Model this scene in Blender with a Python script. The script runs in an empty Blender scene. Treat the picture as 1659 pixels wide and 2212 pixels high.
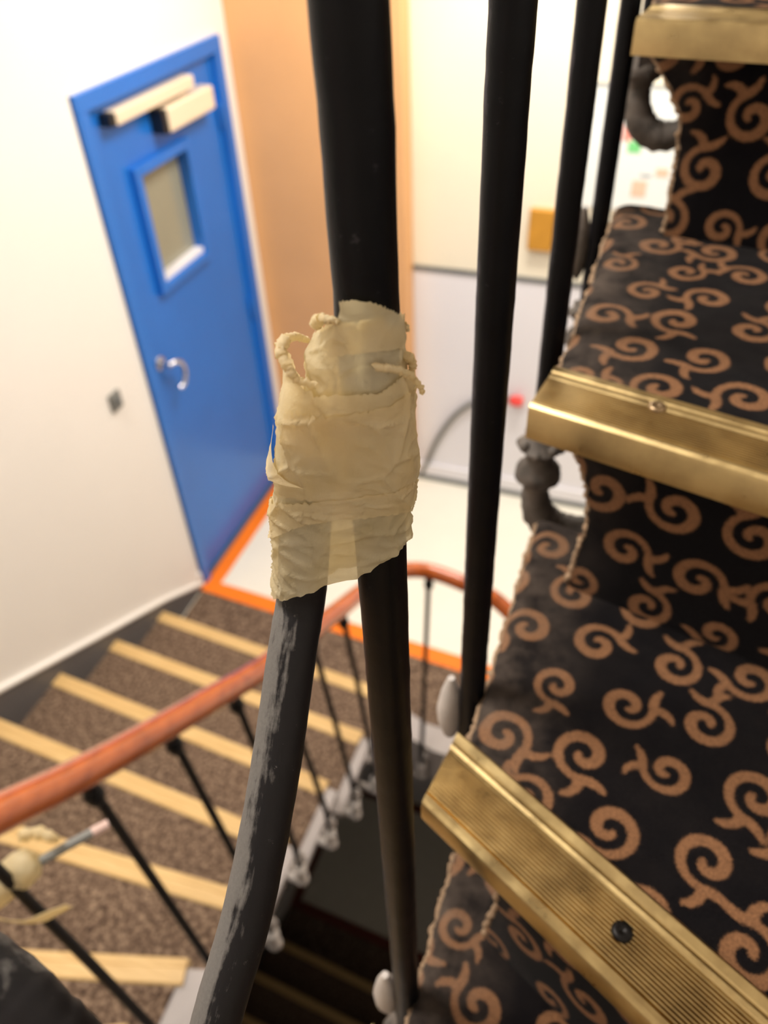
import bpy, bmesh, math, random
import numpy as np
from mathutils import Vector, noise

random.seed(7)
SC = bpy.context.scene
COL = SC.collection

# ------------------------------------------------------------------ camera
CZ = 2.737                      # camera height above the landing floor
cam_d = bpy.data.cameras.new('camera')
cam = bpy.data.objects.new('camera', cam_d)
COL.objects.link(cam)
F_PX = 1700.0
down = np.array([100.0, 1934.0, F_PX]); down /= np.linalg.norm(down)     # plumb line, camera axes (x right, y down, z ahead)
up = -down
A = np.array([1645 - 829.5, -463 - 1106.0, F_PX]); A -= A.dot(down) * down; A /= np.linalg.norm(A)
B = np.cross(A, up)
def cam2world(v): return (float(v @ B), float(v @ A), float(v @ up))
from mathutils import Matrix
R = cam2world(np.array([1.0, 0, 0])); U = cam2world(np.array([0, -1.0, 0])); K = cam2world(np.array([0, 0, -1.0]))
cam.matrix_world = Matrix(((R[0], U[0], K[0], 0), (R[1], U[1], K[1], 0), (R[2], U[2], K[2], CZ), (0, 0, 0, 1)))
cam_d.sensor_fit = 'VERTICAL'
cam_d.sensor_height = 36.0
cam_d.sensor_width = 27.0
cam_d.lens = F_PX / 2212 * 36.0
cam_d.clip_start = 0.005
cam_d.dof.use_dof = True
cam_d.dof.focus_distance = 0.235
cam_d.dof.aperture_fstop = 10.5
SC.camera = cam

# ------------------------------------------------------------------ world, lamps, exposure
w = bpy.data.worlds.new('world'); SC.world = w; w.use_nodes = True
w.node_tree.nodes['Background'].inputs[0].default_value = (1.0, 0.95, 0.88, 1)
w.node_tree.nodes['Background'].inputs[1].default_value = 0.06

def area(name, loc, target, sx, sy, power, col):
    d = bpy.data.lights.new(name, 'AREA'); d.shape = 'RECTANGLE'; d.size = sx; d.size_y = sy
    d.energy = power; d.color = col
    o = bpy.data.objects.new(name, d); COL.objects.link(o); o.location = loc
    o.rotation_euler = (Vector(target) - Vector(loc)).to_track_quat('-Z', 'Y').to_euler()
    return o
WARM = (1.0, 0.94, 0.86)
area('landing_ceiling_lamp', (-0.35, 2.5, 3.36), (-0.35, 2.5, 0), 0.9, 0.35, 56, WARM)
area('upper_ceiling_lamp', (-1.30, 0.35, 4.6), (-0.9, 0.45, 1.0), 0.7, 0.4, 68, (1.0, 0.95, 0.89))

SC.view_settings.view_transform = 'Standard'
SC.view_settings.look = 'None'
SC.view_settings.gamma = 1.0
SC.view_settings.use_curve_mapping = False
SC.view_settings.exposure = 0.0

# ------------------------------------------------------------------ helpers
def srgb(r, g, b):
    def f(c):
        c /= 255.0
        return c / 12.92 if c <= 0.04045 else ((c + 0.055) / 1.055) ** 2.4
    return (f(r), f(g), f(b), 1.0)

LEFT = Vector((-.90, .28, .33)).normalized()      # left side of the bars, greyed in colour as if lit
class MB:
    """collects shapes, builds one mesh object"""
    def __init__(s): s.v = []; s.f = []; s.att = None
    def add(s, vs, fs):
        n = len(s.v); s.v += [tuple(map(float, v)) for v in vs]; s.f += [tuple(i + n for i in f) for f in fs]; return s
    def box(s, x0, x1, y0, y1, z0, z1):
        vs = [(x0, y0, z0), (x1, y0, z0), (x1, y1, z0), (x0, y1, z0), (x0, y0, z1), (x1, y0, z1), (x1, y1, z1), (x0, y1, z1)]
        return s.add(vs, [(3, 2, 1, 0), (4, 5, 6, 7), (0, 1, 5, 4), (1, 2, 6, 5), (2, 3, 7, 6), (3, 0, 4, 7)])
    def prism(s, poly, z0, z1):
        a = sum(poly[i][0] * poly[(i + 1) % len(poly)][1] - poly[(i + 1) % len(poly)][0] * poly[i][1] for i in range(len(poly)))
        if a < 0: poly = poly[::-1]
        n = len(poly)
        vs = [(p[0], p[1], z0) for p in poly] + [(p[0], p[1], z1) for p in poly]
        fs = [tuple(range(n - 1, -1, -1)), tuple(range(n, 2 * n))] + [(i, (i + 1) % n, (i + 1) % n + n, i + n) for i in range(n)]
        return s.add(vs, fs)
    def extrude(s, prof, p0, p1, side, upv=(0, 0, 1), end1=None):
        """profile of (d, z) swept from p0 to p1; d runs along side"""
        p0 = Vector(p0); p1 = Vector(p1); side = Vector(side); upv = Vector(upv); side1 = Vector(end1) if end1 else side
        n = len(prof)
        vs = [tuple(p0 + side * d + upv * z) for d, z in prof] + [tuple(p1 + side1 * d + upv * z) for d, z in prof]
        fs = [(i, (i + 1) % n, (i + 1) % n + n, i + n) for i in range(n)] + [tuple(range(n - 1, -1, -1)), tuple(range(n, 2 * n))]
        return s.add(vs, fs)
    def tube(s, path, rad, n=16, caps=True, ry=None, upv=(0, 0, 1), jit=0.0):
        path = [Vector(p) for p in path]; m = len(path)
        if not hasattr(rad, '__len__'): rad = [rad] * m
        ry = rad if ry is None else ([ry] * m if not hasattr(ry, '__len__') else ry)
        t0 = (path[1] - path[0]).normalized()
        ref = Vector(upv)
        if abs(t0.dot(ref)) > 0.9: ref = Vector((1, 0, 0))
        side = t0.cross(ref).normalized()
        vs = []; fs = []; al = []; an = []; dist = 0
        for i, p in enumerate(path):
            if i: dist += (p - path[i - 1]).length
            t = (path[min(i + 1, m - 1)] - path[max(i - 1, 0)]).normalized()
            side = (side - t * side.dot(t)).normalized(); nn = side.cross(t).normalized()
            for k in range(n):
                a = 2 * math.pi * k / n
                j = 1 + (random.random() - .5) * 2 * jit
                dv = side * math.cos(a) * rad[i] + nn * math.sin(a) * ry[i]
                vs.append(p + dv * j); al.append(dist); an.append(dv.normalized().dot(LEFT))
        for i in range(m - 1):
            for k in range(n):
                k2 = (k + 1) % n
                fs.append((i * n + k, i * n + k2, (i + 1) * n + k2, (i + 1) * n + k))
        if caps: fs += [tuple(range(n - 1, -1, -1)), tuple((m - 1) * n + k for k in range(n))]
        s.att = (al, an)
        return s.add(vs, fs)
    def lathe(s, prof, c, n=20, ax=(0, 0, 1)):
        ax = Vector(ax).normalized(); ref = Vector((1, 0, 0)) if abs(ax.x) < .9 else Vector((0, 1, 0))
        e1 = ax.cross(ref).normalized(); e2 = ax.cross(e1); c = Vector(c); m = len(prof)
        vs = []; fs = []
        for r, h in prof:
            for k in range(n):
                a = 2 * math.pi * k / n; vs.append(c + ax * h + e1 * (r * math.cos(a)) + e2 * (r * math.sin(a)))
        for i in range(m - 1):
            for k in range(n):
                k2 = (k + 1) % n; fs.append((i * n + k, i * n + k2, (i + 1) * n + k2, (i + 1) * n + k))
        fs += [tuple(range(n - 1, -1, -1)), tuple((m - 1) * n + k for k in range(n))]
        return s.add(vs, fs)
    def ball(s, c, r, n=14, sc=(1, 1, 1)):
        c = Vector(c); vs = [c + Vector((0, 0, -r * sc[2]))]; fs = []; m = n // 2
        for i in range(1, m):
            t = -math.pi / 2 + math.pi * i / m
            for k in range(n):
                a = 2 * math.pi * k / n
                vs.append(c + Vector((r * sc[0] * math.cos(t) * math.cos(a), r * sc[1] * math.cos(t) * math.sin(a), r * sc[2] * math.sin(t))))
        vs.append(c + Vector((0, 0, r * sc[2]))); L = len(vs) - 1
        for k in range(n):
            k2 = (k + 1) % n
            fs.append((0, 1 + k2, 1 + k))
            for i in range(m - 2):
                fs.append((1 + i * n + k, 1 + i * n + k2, 1 + (i + 1) * n + k2, 1 + (i + 1) * n + k))
            fs.append((1 + (m - 2) * n + k, 1 + (m - 2) * n + k2, L))
        return s.add(vs, fs)
    def build(s, name, mat, parent=None, smooth=None, bevel=None, seg=2):
        me = bpy.data.meshes.new(name); me.from_pydata(s.v, [], s.f); me.update()
        bm = bmesh.new(); bm.from_mesh(me); bmesh.ops.recalc_face_normals(bm, faces=bm.faces); bm.to_mesh(me); bm.free()
        if smooth is not None:
            me.polygons.foreach_set('use_smooth', [True] * len(me.polygons))
            me.set_sharp_from_angle(angle=math.radians(smooth))
        if s.att and len(s.att[0]) == len(s.v):
            for nm, dat in zip(('along', 'facing'), s.att):
                at = me.attributes.new(nm, 'FLOAT', 'POINT'); at.data.foreach_set('value', dat)
        me.materials.append(mat)
        o = bpy.data.objects.new(name, me); COL.objects.link(o)
        if parent: o.parent = parent
        if bevel:
            b = o.modifiers.new('bevel', 'BEVEL'); b.width = bevel; b.segments = seg; b.limit_method = 'ANGLE'
        return o

def empty(name, loc=(0, 0, 0)):
    o = bpy.data.objects.new(name, None); COL.objects.link(o); o.location = loc; o.empty_display_size = 0.05
    return o
def tag(o, label=None, cat=None, group=None, kind=None):
    if label: o['label'] = label
    if cat: o['category'] = cat
    if group: o['group'] = group
    if kind: o['kind'] = kind
    return o
def thing(name, label, cat, group=None, kind=None): return tag(empty(name), label, cat, group, kind)
def smooth_path(pts, n=8):
    P = [Vector(p) for p in pts]; P = [P[0] * 2 - P[1]] + P + [P[-1] * 2 - P[-2]]; out = []
    for i in range(1, len(P) - 2):
        for k in range(n):
            t = k / n; a, b, c, d = P[i - 1:i + 3]
            out.append(0.5 * ((2 * b) + (c - a) * t + (2 * a - 5 * b + 4 * c - d) * t * t + (3 * b - a - 3 * c + d) * t ** 3))
    out.append(P[-2]); return out

# ------------------------------------------------------------------ materials
class N:
    """small node-tree builder"""
    def __init__(s, name):
        s.m = bpy.data.materials.new(name); s.m.use_nodes = True; s.t = s.m.node_tree; s.b = s.t.nodes['Principled BSDF']
    def n(s, kind, **kw):
        nd = s.t.nodes.new(kind)
        for k, v in kw.items():
            if k.startswith('i_'): nd.inputs[k[2:].replace('_', ' ')].default_value = v
            else: setattr(nd, k, v)
        return nd
    def l(s, a, b): s.t.links.new(a, b)
    def tex(s, scale, detail=4, rough=.55, stretch=(1, 1, 1), src='Object'):
        tc = s.n('ShaderNodeTexCoord'); mp = s.n('ShaderNodeMapping'); mp.inputs['Scale'].default_value = stretch
        s.l(tc.outputs[src], mp.inputs['Vector'])
        nz = s.n('ShaderNodeTexNoise'); nz.inputs['Scale'].default_value = scale; nz.inputs['Detail'].default_value = detail; nz.inputs['Roughness'].default_value = rough
        s.l(mp.outputs[0], nz.inputs['Vector']); return nz.outputs['Fac']
    def ramp(s, fac, stops):
        r = s.n('ShaderNodeValToRGB'); e = r.color_ramp.elements
        while len(e) < len(stops): e.new(0.5)
        for k, (p, c) in enumerate(stops): e[k].position = p; e[k].color = c
        s.l(fac, r.inputs[0]); return r.outputs[0]
    def mix(s, fac, a, b):
        m = s.n('ShaderNodeMix', data_type='RGBA')
        for sock, v in ((m.inputs[0], fac), (m.inputs[6], a), (m.inputs[7], b)):
            if hasattr(v, 'links') or hasattr(v, 'is_output'): s.l(v, sock)
            else: sock.default_value = v
        return m.outputs[2]
    def math(s, op, a, b=0.0, c=None):
        m = s.n('ShaderNodeMath', operation=op)
        for i, v in enumerate((a, b) if c is None else (a, b, c)):
            if hasattr(v, 'is_output'): s.l(v, m.inputs[i])
            else: m.inputs[i].default_value = v
        return m.outputs[0]
    def bump(s, fac, strength=.3, dist=.002):
        b = s.n('ShaderNodeBump'); b.inputs['Strength'].default_value = strength; b.inputs['Distance'].default_value = dist
        s.l(fac, b.inputs['Height']); s.l(b.outputs[0], s.b.inputs['Normal'])
    def set(s, col=None, rough=None, metal=None, spec=None, coat=None, sheen=None):
        for key, v in (('Base Color', col), ('Roughness', rough), ('Metallic', metal), ('Specular IOR Level', spec), ('Coat Weight', coat), ('Sheen Weight', sheen)):
            if v is None: continue
            if hasattr(v, 'is_output'): s.l(v, s.b.inputs[key])
            else: s.b.inputs[key].default_value = v
        return s

def plain(name, col, rough=.5, metal=0, var=.06, scale=6, bump=.0, bscale=200, spec=.5, coat=None):
    g = N(name)
    dark = tuple(c * (1 - var) for c in col[:3]) + (1,); lite = tuple(min(1, c * (1 + var)) for c in col[:3]) + (1,)
    g.set(g.ramp(g.tex(scale), [(.3, dark), (.7, lite)]), rough, metal, spec, coat)
    if bump: g.bump(g.tex(bscale, 3), bump, .001)
    return g.m

M = {}
M['wall_white'] = plain('wall_white', srgb(240, 236, 231), .75, var=.015, scale=2, bump=.08, bscale=90)
M['wall_cream'] = plain('wall_cream', srgb(240, 231, 208), .7, var=.02, scale=3, bump=.08, bscale=90)
M['wall_grey'] = plain('wall_dado_grey', srgb(232, 230, 234), .6, var=.015, scale=3)
M['tan'] = plain('tan_paint', srgb(226, 172, 118), .55, var=.05, scale=2.5, bump=.05)
M['line_dark'] = plain('dado_line_grey', srgb(105, 108, 108), .5)
M['ceiling'] = plain('ceiling_white', srgb(236, 230, 220), .8, var=.01)
M['floor_white'] = plain('floor_white', srgb(238, 233, 218), .45, var=.02, scale=5)
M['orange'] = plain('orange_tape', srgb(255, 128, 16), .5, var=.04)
M['shaded_tape'] = plain('orange_tape_shaded', srgb(112, 48, 30), .5, var=.1)  # orange tape darkened, with the lower storey's shade put into its colour
M['stair_grey'] = plain('stair_paint_grey', srgb(96, 94, 95), .5, var=.08, scale=5)
M['string_grey'] = plain('string_paint_light_grey', srgb(176, 168, 165), .5, var=.06, scale=8)
M['blue'] = plain('blue_gloss_paint', srgb(34, 112, 205), .25, var=.04, scale=3)
M['blue_dark'] = plain('blue_shadow', srgb(18, 30, 60), .5)
M['closer'] = plain('closer_cream', srgb(232, 214, 188), .4, var=.02)
M['black_plastic'] = plain('black_plastic', srgb(22, 24, 28), .4)
M['chrome'] = plain('chrome', srgb(205, 205, 208), .18, 1.0, var=.02)
M['pane'] = plain('vision_pane', srgb(150, 148, 130), .12, var=.03, scale=4)
M['ochre'] = plain('ochre_wood', srgb(196, 140, 50), .45, var=.12, scale=9)
M['paper'] = plain('paper_white', srgb(232, 236, 232), .6, var=.015)
M['green'] = plain('print_green', srgb(120, 205, 130), .6)
M['red'] = plain('print_red', srgb(235, 150, 135), .6)
M['peach'] = plain('print_peach', srgb(238, 196, 170), .6)
M['ink'] = plain('print_grey', srgb(160, 165, 168), .6)
M['cable'] = plain('cable_grey', srgb(120, 120, 116), .5)
M['redplug'] = plain('red_plastic', srgb(235, 60, 50), .4)
M['soffit'] = plain('stair_soffit', srgb(70, 64, 60), .7)
M['screw_dark'] = plain('screw_black', srgb(30, 28, 27), .4, .8)
M['screw_lite'] = plain('screw_steel', srgb(150, 128, 100), .35, 1.0)
M['pinkish'] = plain('primer_pink', srgb(205, 175, 165), .6)

def wood_rail():
    g = N('varnished_rail_wood')
    c = g.ramp(g.tex(14, 5, .6, (3, .35, 3)), [(.25, srgb(138, 60, 14)), (.55, srgb(178, 84, 22)), (.8, srgb(202, 104, 34))])
    g.set(c, .26, 0, .5, .8); return g.m
M['rail'] = wood_rail()

def strip_wood():
    g = N('pale_nosing_wood')
    c = g.ramp(g.tex(20, 4, .6, (.4, 6, 6)), [(.3, srgb(206, 168, 108)), (.7, srgb(226, 192, 134))])
    g.set(c, .42); return g.m
M['strip'] = strip_wood()

def speckled():
    g = N('brown_speckled_carpet')
    c = g.ramp(g.tex(75, 3, .7), [(.36, srgb(64, 50, 42)), (.5, srgb(110, 90, 75)), (.64, srgb(160, 136, 114))])
    g.set(c, .95, 0, .1); g.bump(g.tex(260, 2), .7, .004); return g.m
M['carpet_brown'] = speckled()

def scroll():
    g = N('scroll_pattern_carpet')
    at = g.n('ShaderNodeAttribute', attribute_name='scroll'); du = g.n('ShaderNodeAttribute', attribute_name='wear')
    fuzz = g.math('MULTIPLY', g.math('SUBTRACT', g.tex(1500, 2, .6), .5), .0042)
    d = g.math('ADD', at.outputs['Fac'], fuzz)
    mk = g.n('ShaderNodeMapRange'); mk.inputs[1].default_value = .0006; mk.inputs[2].default_value = -.0006; g.l(d, mk.inputs[0])
    base = g.ramp(g.tex(900, 3, .7), [(.3, srgb(5, 4, 7)), (.7, srgb(20, 18, 20))])
    fig = g.ramp(g.tex(900, 3, .7), [(.3, srgb(96, 67, 46)), (.7, srgb(150, 108, 76))])
    c = g.mix(mk.outputs[0], base, fig)
    dust = g.math('MULTIPLY', du.outputs['Fac'], g.ramp(g.tex(38, 5, .65), [(.38, (.15, .15, .15, 1)), (.68, (1, 1, 1, 1))]))
    c = g.mix(g.math('MULTIPLY', dust, .42), c, srgb(120, 106, 95))
    g.set(c, .95, 0, .05, None, .04)
    g.bump(g.tex(1300, 2, .6), .55, .0016)
    return g.m
M['scroll'] = scroll()
M['fray'] = plain('frayed_jute', srgb(150, 124, 98), .95, var=.35, scale=300)

def brass():
    g = N('worn_brass')
    c = g.ramp(g.tex(30, 5, .6), [(.3, srgb(168, 146, 104)), (.7, srgb(204, 180, 128))])
    g.set(c, g.ramp(g.tex(60, 4, .6, (1, 1, 1)), [(.3, (.26, .26, .26, 1)), (.7, (.42, .42, .42, 1))]), 1.0)
    g.bump(g.tex(900, 2), .12, .0004); return g.m
M['brass'] = brass()

def black_iron(name, bias, grey, dark=(13, 13, 17), rough=.36, amp=1.6, soft=.07):
    """black paint with ragged scuffs; grey on one side imitates light from the left"""
    g = N(name)
    al = g.n('ShaderNodeAttribute', attribute_name='along'); fa = g.n('ShaderNodeAttribute', attribute_name='facing')
    cv = g.n('ShaderNodeCombineXYZ'); g.l(g.math('MULTIPLY', al.outputs['Fac'], 22), cv.inputs[0]); g.l(g.math('MULTIPLY', fa.outputs['Fac'], 1.6), cv.inputs[1])
    def nz(sc, det, r):
        n = g.n('ShaderNodeTexNoise'); n.inputs['Scale'].default_value = sc; n.inputs['Detail'].default_value = det; n.inputs['Roughness'].default_value = r
        g.l(cv.outputs[0], n.inputs['Vector']); return n.outputs['Fac']
    big = nz(1.6, 7, .62); fine = g.tex(900, 3, .6); mid = g.tex(190, 5, .65, (1, 1, .4))
    f = g.math('ADD', g.math('MULTIPLY', fa.outputs['Fac'], .55), g.math('MULTIPLY', g.math('SUBTRACT', big, .5), amp))
    f = g.math('ADD', f, g.math('MULTIPLY', g.math('SUBTRACT', mid, .5), .5))
    mk = g.n('ShaderNodeMapRange'); mk.inputs[1].default_value = bias; mk.inputs[2].default_value = bias + soft; g.l(f, mk.inputs[0])
    gv = g.mix(fine, srgb(*[c * .82 for c in grey]), srgb(*grey))
    c = g.mix(mk.outputs[0], srgb(*dark), gv)
    sp = g.ramp(g.tex(260, 4, .7), [(.66, (0, 0, 0, 1)), (.72, (1, 1, 1, 1))])
    c = g.mix(g.math('MULTIPLY', sp, .45), c, srgb(*grey))
    g.set(c, g.mix(mk.outputs[0], (rough, rough, rough, 1), (.6, .6, .6, 1)), 0, .16)
    g.bump(g.math('ADD', g.math('MULTIPLY', mid, .7), g.math('MULTIPLY', mk.outputs[0], .25)), .30, .0010)
    return g.m
M['iron'] = black_iron('black_painted_iron', .32, (66, 63, 68), (5, 6, 10), .4, 1.0)
M['iron_worn_lit'] = black_iron('scuffed_iron_lit_side', -.02, (112, 108, 104), (27, 25, 26), .5, 1.2, .2)
M['iron_far'] = plain('black_iron_far', srgb(17, 16, 18), .45, var=.2, scale=30, spec=.2)
M['foot'] = plain('dusty_cast_iron', srgb(88, 80, 73), .65, var=.55, scale=60, bump=.4, bscale=150)
M['foot_lite'] = plain('pale_painted_casting', srgb(186, 178, 172), .55, var=.15, scale=60, bump=.3, bscale=150)

def tape():
    g = N('masking_tape')
    c = g.ramp(g.tex(55, 5, .6), [(.3, srgb(226, 208, 164)), (.7, srgb(244, 232, 200))])
    g.set(c, .5, 0, .35)
    fine = g.tex(1600, 2, .6, (1, 1, .25)); big = g.tex(170, 5, .62)
    g.bump(g.math('ADD', g.math('MULTIPLY', big, .9), g.math('MULTIPLY', fine, .12)), .45, .0018)
    out = g.t.nodes['Material Output']
    tr = g.n('ShaderNodeBsdfTranslucent'); tr.inputs[0].default_value = srgb(238, 220, 170)
    tp = g.n('ShaderNodeBsdfTransparent'); tp.inputs[0].default_value = srgb(238, 226, 196)
    m1 = g.n('ShaderNodeMixShader'); m1.inputs[0].default_value = .45; g.l(g.b.outputs[0], m1.inputs[1]); g.l(tr.outputs[0], m1.inputs[2])
    m2 = g.n('ShaderNodeMixShader'); m2.inputs[0].default_value = .19; g.l(m1.outputs[0], m2.inputs[1]); g.l(tp.outputs[0], m2.inputs[2])
    g.l(m2.outputs[0], out.inputs[0]); return g.m
M['tape'] = tape()

# ------------------------------------------------------------------ room shell
LOW = -3.6          # landing of the storey below
XW, YB, XR, YN, ZT = -1.8, 3.25, 1.05, -1.55, 4.7
struct = lambda o: tag(o, kind='structure')
DY0, DY1, DZ1 = 2.150, 3.072, 2.145
m = MB()
m.box(XW - .2, XW, YN, DY0, LOW - .2, ZT); m.box(XW - .2, XW, DY1, YB, LOW - .2, ZT)
m.box(XW - .2, XW, DY0, DY1, DZ1, ZT); m.box(XW - .2, XW, DY0, DY1, LOW - .2, 0)
struct(m.build('wall_left', M['wall_white']))
m = MB(); m.box(XW - .2, XR + .2, YB, YB + .2, 1.215, ZT); wb = struct(m.build('wall_back', M['wall_cream']))
m = MB(); m.box(XW - .2, XR + .2, YB, YB + .2, LOW - .2, 1.205); m.build('wall_lower_field', M['wall_grey'], wb)
m = MB(); m.box(XW, XR, YB - .006, YB + .05, 1.2, 1.222); struct(m.build('trim_1', M['line_dark']))
m = MB(); m.box(XR, XR + .2, YN, YB, LOW - .2, ZT); struct(m.build('wall_right', M['wall_white']))
m = MB(); m.box(XW - .2, XR + .2, YN - .2, YN, LOW - .2, ZT); struct(m.build('wall_near', M['wall_white']))
m = MB(); m.box(XW - .2, XR + .2, YN - .2, YB + .2, ZT, ZT + .1); struct(m.build('ceiling', M['ceiling']))
m = MB(); m.box(XW, XR, 1.9, YB, 3.4, 3.6); struct(m.build('ceiling_landing', M['ceiling']))
# tan boxed pier in the far corner
m = MB(); m.box(XW, -1.07, YB - .095, YB, 0, 3.4); struct(tag(m.build('pier_wall', M['tan'], bevel=.004), 'tan painted boxed pier in the corner beside the blue door', 'pier'))
# baseboard of the back wall
m = MB(); m.box(-1.07, XR, YB - .018, YB, .03, .105); bb = struct(m.build('baseboard_back', M['wall_grey'], bevel=.004))
m = MB(); m.box(-1.07, XR, YB - .022, YB, 0, .03); m.build('baseboard_shoe', M['line_dark'], bb)

def landing(name, z):
    e = tag(empty(name), kind='structure')
    m = MB(); m.prism([(XW, 1.72), (-.68, 1.72), (-.60, 1.655), (-.48, 1.625), (-.3, 1.62), (-.16, 1.65), (-.1, 1.72), (XR, 1.72), (XR, YB), (XW, YB)], z - .2, z)
    m.build('slab', M['floor_white'], e)
    m = MB(); m.prism([(XW + .02, 1.80), (-.66, 1.775), (-.55, 1.735), (-.3, 1.73), (-.05, 1.735), (XR, 1.735), (XR, 2.0), (-.45, 2.035), (XW + .02, 2.115)], z, z + .006)
    m.build('carpet', M['carpet_brown'], e)
    m = MB()      # painted margin round the stairwell
    m.prism([(-.68, 1.725), (-.60, 1.66), (-.48, 1.63), (-.3, 1.625), (-.16, 1.655), (-.1, 1.73), (-.3, 1.735), (-.55, 1.74), (-.66, 1.78)], z, z + .004)
    m.build('painted_margin', M['string_grey'], e)
    m = MB()
    ring = [(-.70, 1.72), (-.60, 1.652), (-.48, 1.622), (-.3, 1.617), (-.16, 1.647), (-.08, 1.72)]
    for a, b in zip(ring[:-1], ring[1:]): m.prism([a, b, (b[0], b[1] + .01), (a[0], a[1] + .01)], z - .22, z + .006)
    m.build('well_fascia', M['string_grey'], e)
    return e
landing('floor', 0); landing('floor_lower', LOW)

def tape_strip(pts, wd, z, label, name='orange_tape_strip'):
    a, b = Vector((*pts[0], 0)), Vector((*pts[1], 0)); s = Vector((-(b - a).y, (b - a).x, 0)).normalized() * wd / 2
    m = MB(); n = 24; vs = []; fs = []
    for i in range(n + 1):
        p = a.lerp(b, i / n); j = (noise.noise((p.x * 9, p.y * 9, 1)) * .004)
        vs += [(p - s * (1 + j * 20))[:2] + (z,), (p + s * (1 + j * 15))[:2] + (z,), (p + s * (1 + j * 15))[:2] + (z + .0015,), (p - s * (1 + j * 20))[:2] + (z + .0015,)]
    for i in range(n):
        for k in range(4): fs.append((i * 4 + k, i * 4 + (k + 1) % 4, i * 4 + 4 + (k + 1) % 4, i * 4 + 4 + k))
    fs += [(3, 2, 1, 0), (n * 4, n * 4 + 1, n * 4 + 2, n * 4 + 3)]
    m.add(vs, fs); return tag(m.build(name, M['orange'] if z > -1 else M['shaded_tape']), label, 'tape' if z > -1 else 'shaded_tape', 'orange floor tape strips' if z > -1 else 'shade-darkened tape strips of the lower floor')
tape_strip([(-1.755, 2.11), (-1.757, 3.1)], .075, .0005, 'orange tape strip on white floor along the blue door')
tape_strip([(-1.79, 2.145), (-.02, 2.03)], .075, .0065, 'orange tape strip on landing where white floor meets brown carpet')
tape_strip([(-1.755, 2.11), (-1.757, 3.1)], .075, LOW + .0005, 'orange tape strip painted shade-dark on the lower floor along its wall, down the stairwell', 'shaded_tape_strip')
tape_strip([(-1.79, 2.145), (-.02, 2.03)], .075, LOW + .0065, 'orange tape strip painted shade-dark where the lower floor meets its dark steps, down the stairwell', 'shaded_tape_strip')
tape_strip([(-1.72, 3.19), (.9, 3.19)], .075, LOW + .0005, 'orange tape strip painted shade-dark at the far back of the lower floor', 'shaded_tape_strip')

# ------------------------------------------------------------------ door
dr = tag(empty('door_1'), 'blue steel door with small vision pane and cream closer', kind='structure')
m = MB()
for a in ((XW - .10, XW + .018, DY0, DY0 + .052, 0, DZ1 - .055), (XW - .10, XW + .018, DY1 - .052, DY1, 0, DZ1 - .055), (XW - .10, XW + .018, DY0, DY1, DZ1 - .055, DZ1)): m.box(*a)
fr = m.build('door_frame', M['blue'], dr, bevel=.003)
m = MB()
for a in ((XW - .05, XW - .004, DY0 + .052, DY0 + .068, 0, DZ1 - .055), (XW - .05, XW - .004, DY1 - .068, DY1 - .052, 0, DZ1 - .055), (XW - .05, XW - .004, DY0 + .06, DY1 - .06, DZ1 - .072, DZ1 - .055)): m.box(*a)
m.build('frame_stop', M['blue'], fr, bevel=.002)
m = MB(); m.box(XW - .02, XW + .003, DY0 - .004, DY0, 0, DZ1); m.build('frame_shadow_strip', M['blue_dark'], fr)  # dark strip stands in for the shadow beside the proud frame
# leaf with an opening for the pane
LX0, LX1 = XW - .055, XW - .010
ly0, ly1, lz1 = DY0 + .07, DY1 - .07, DZ1 - .074
wy0, wy1, wz0, wz1 = 2.395, 2.705, 1.43, 1.83
m = MB(); m.box(LX0, LX1, ly0, wy0, .008, lz1); m.box(LX0, LX1, wy1, ly1, .008, lz1); m.box(LX0, LX1, wy0, wy1, .008, wz0); m.box(LX0, LX1, wy0, wy1, wz1, lz1)
lf = m.build('door_leaf', M['blue'], dr)
m = MB(); q = .035
for a in ((wy0 - q, wy0, wz0 - q, wz1 + q), (wy1, wy1 + q, wz0 - q, wz1 + q), (wy0, wy1, wz0 - q, wz0), (wy0, wy1, wz1, wz1 + q)): m.box(LX1 - .002, LX1 + .026, *a)
m.build('pane_frame', M['blue'], lf, bevel=.003)
m = MB(); m.box(LX0 + .01, LX0 + .018, wy0 - .005, wy1 + .005, wz0 - .005, wz1 + .005); m.build('pane', M['pane'], lf)
m = MB(); m.box(LX0 + .018, LX1 + .012, wy0, wy1, wz0, wz0 + .02); m.build('pane_sill', M['wall_grey'], lf, bevel=.002)
m = MB(); m.box(XW - .09, XW + .01, DY0 + .05, DY1 - .05, 0, .007); m.build('threshold', M['stair_grey'], dr)
cl = empty('door_closer'); cl.parent = dr
m = MB(); m.box(LX1, LX1 + .05, 2.30, 2.80, 2.022, 2.066); m.build('closer_track', M['closer'], cl, bevel=.006)
m = MB(); m.box(LX1, LX1 + .048, 2.270, 2.301, 2.024, 2.064); m.build('track_end', M['black_plastic'], cl, bevel=.003)
m = MB(); m.box(LX1, LX1 + .062, 2.575, 2.905, 1.925, 2.008); m.build('closer_body', M['closer'], cl, bevel=.010, seg=3)
m = MB(); m.box(LX1, LX1 + .058, 2.545, 2.577, 1.927, 2.006); m.build('body_end', M['black_plastic'], cl, bevel=.004)
m = MB(); m.box(LX1 + .02, LX1 + .032, 2.72, 2.745, 2.0, 2.03); m.build('closer_arm', M['chrome'], cl)
hd = empty('door_handle'); hd.parent = dr
m = MB(); m.lathe([(.028, 0), (.028, .006), (.024, .010), (.012, .011), (.011, .05)], (LX1, 2.262, 1.155), 24, (1, 0, 0)); m.build('rosette', M['chrome'], hd, 40)
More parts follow.
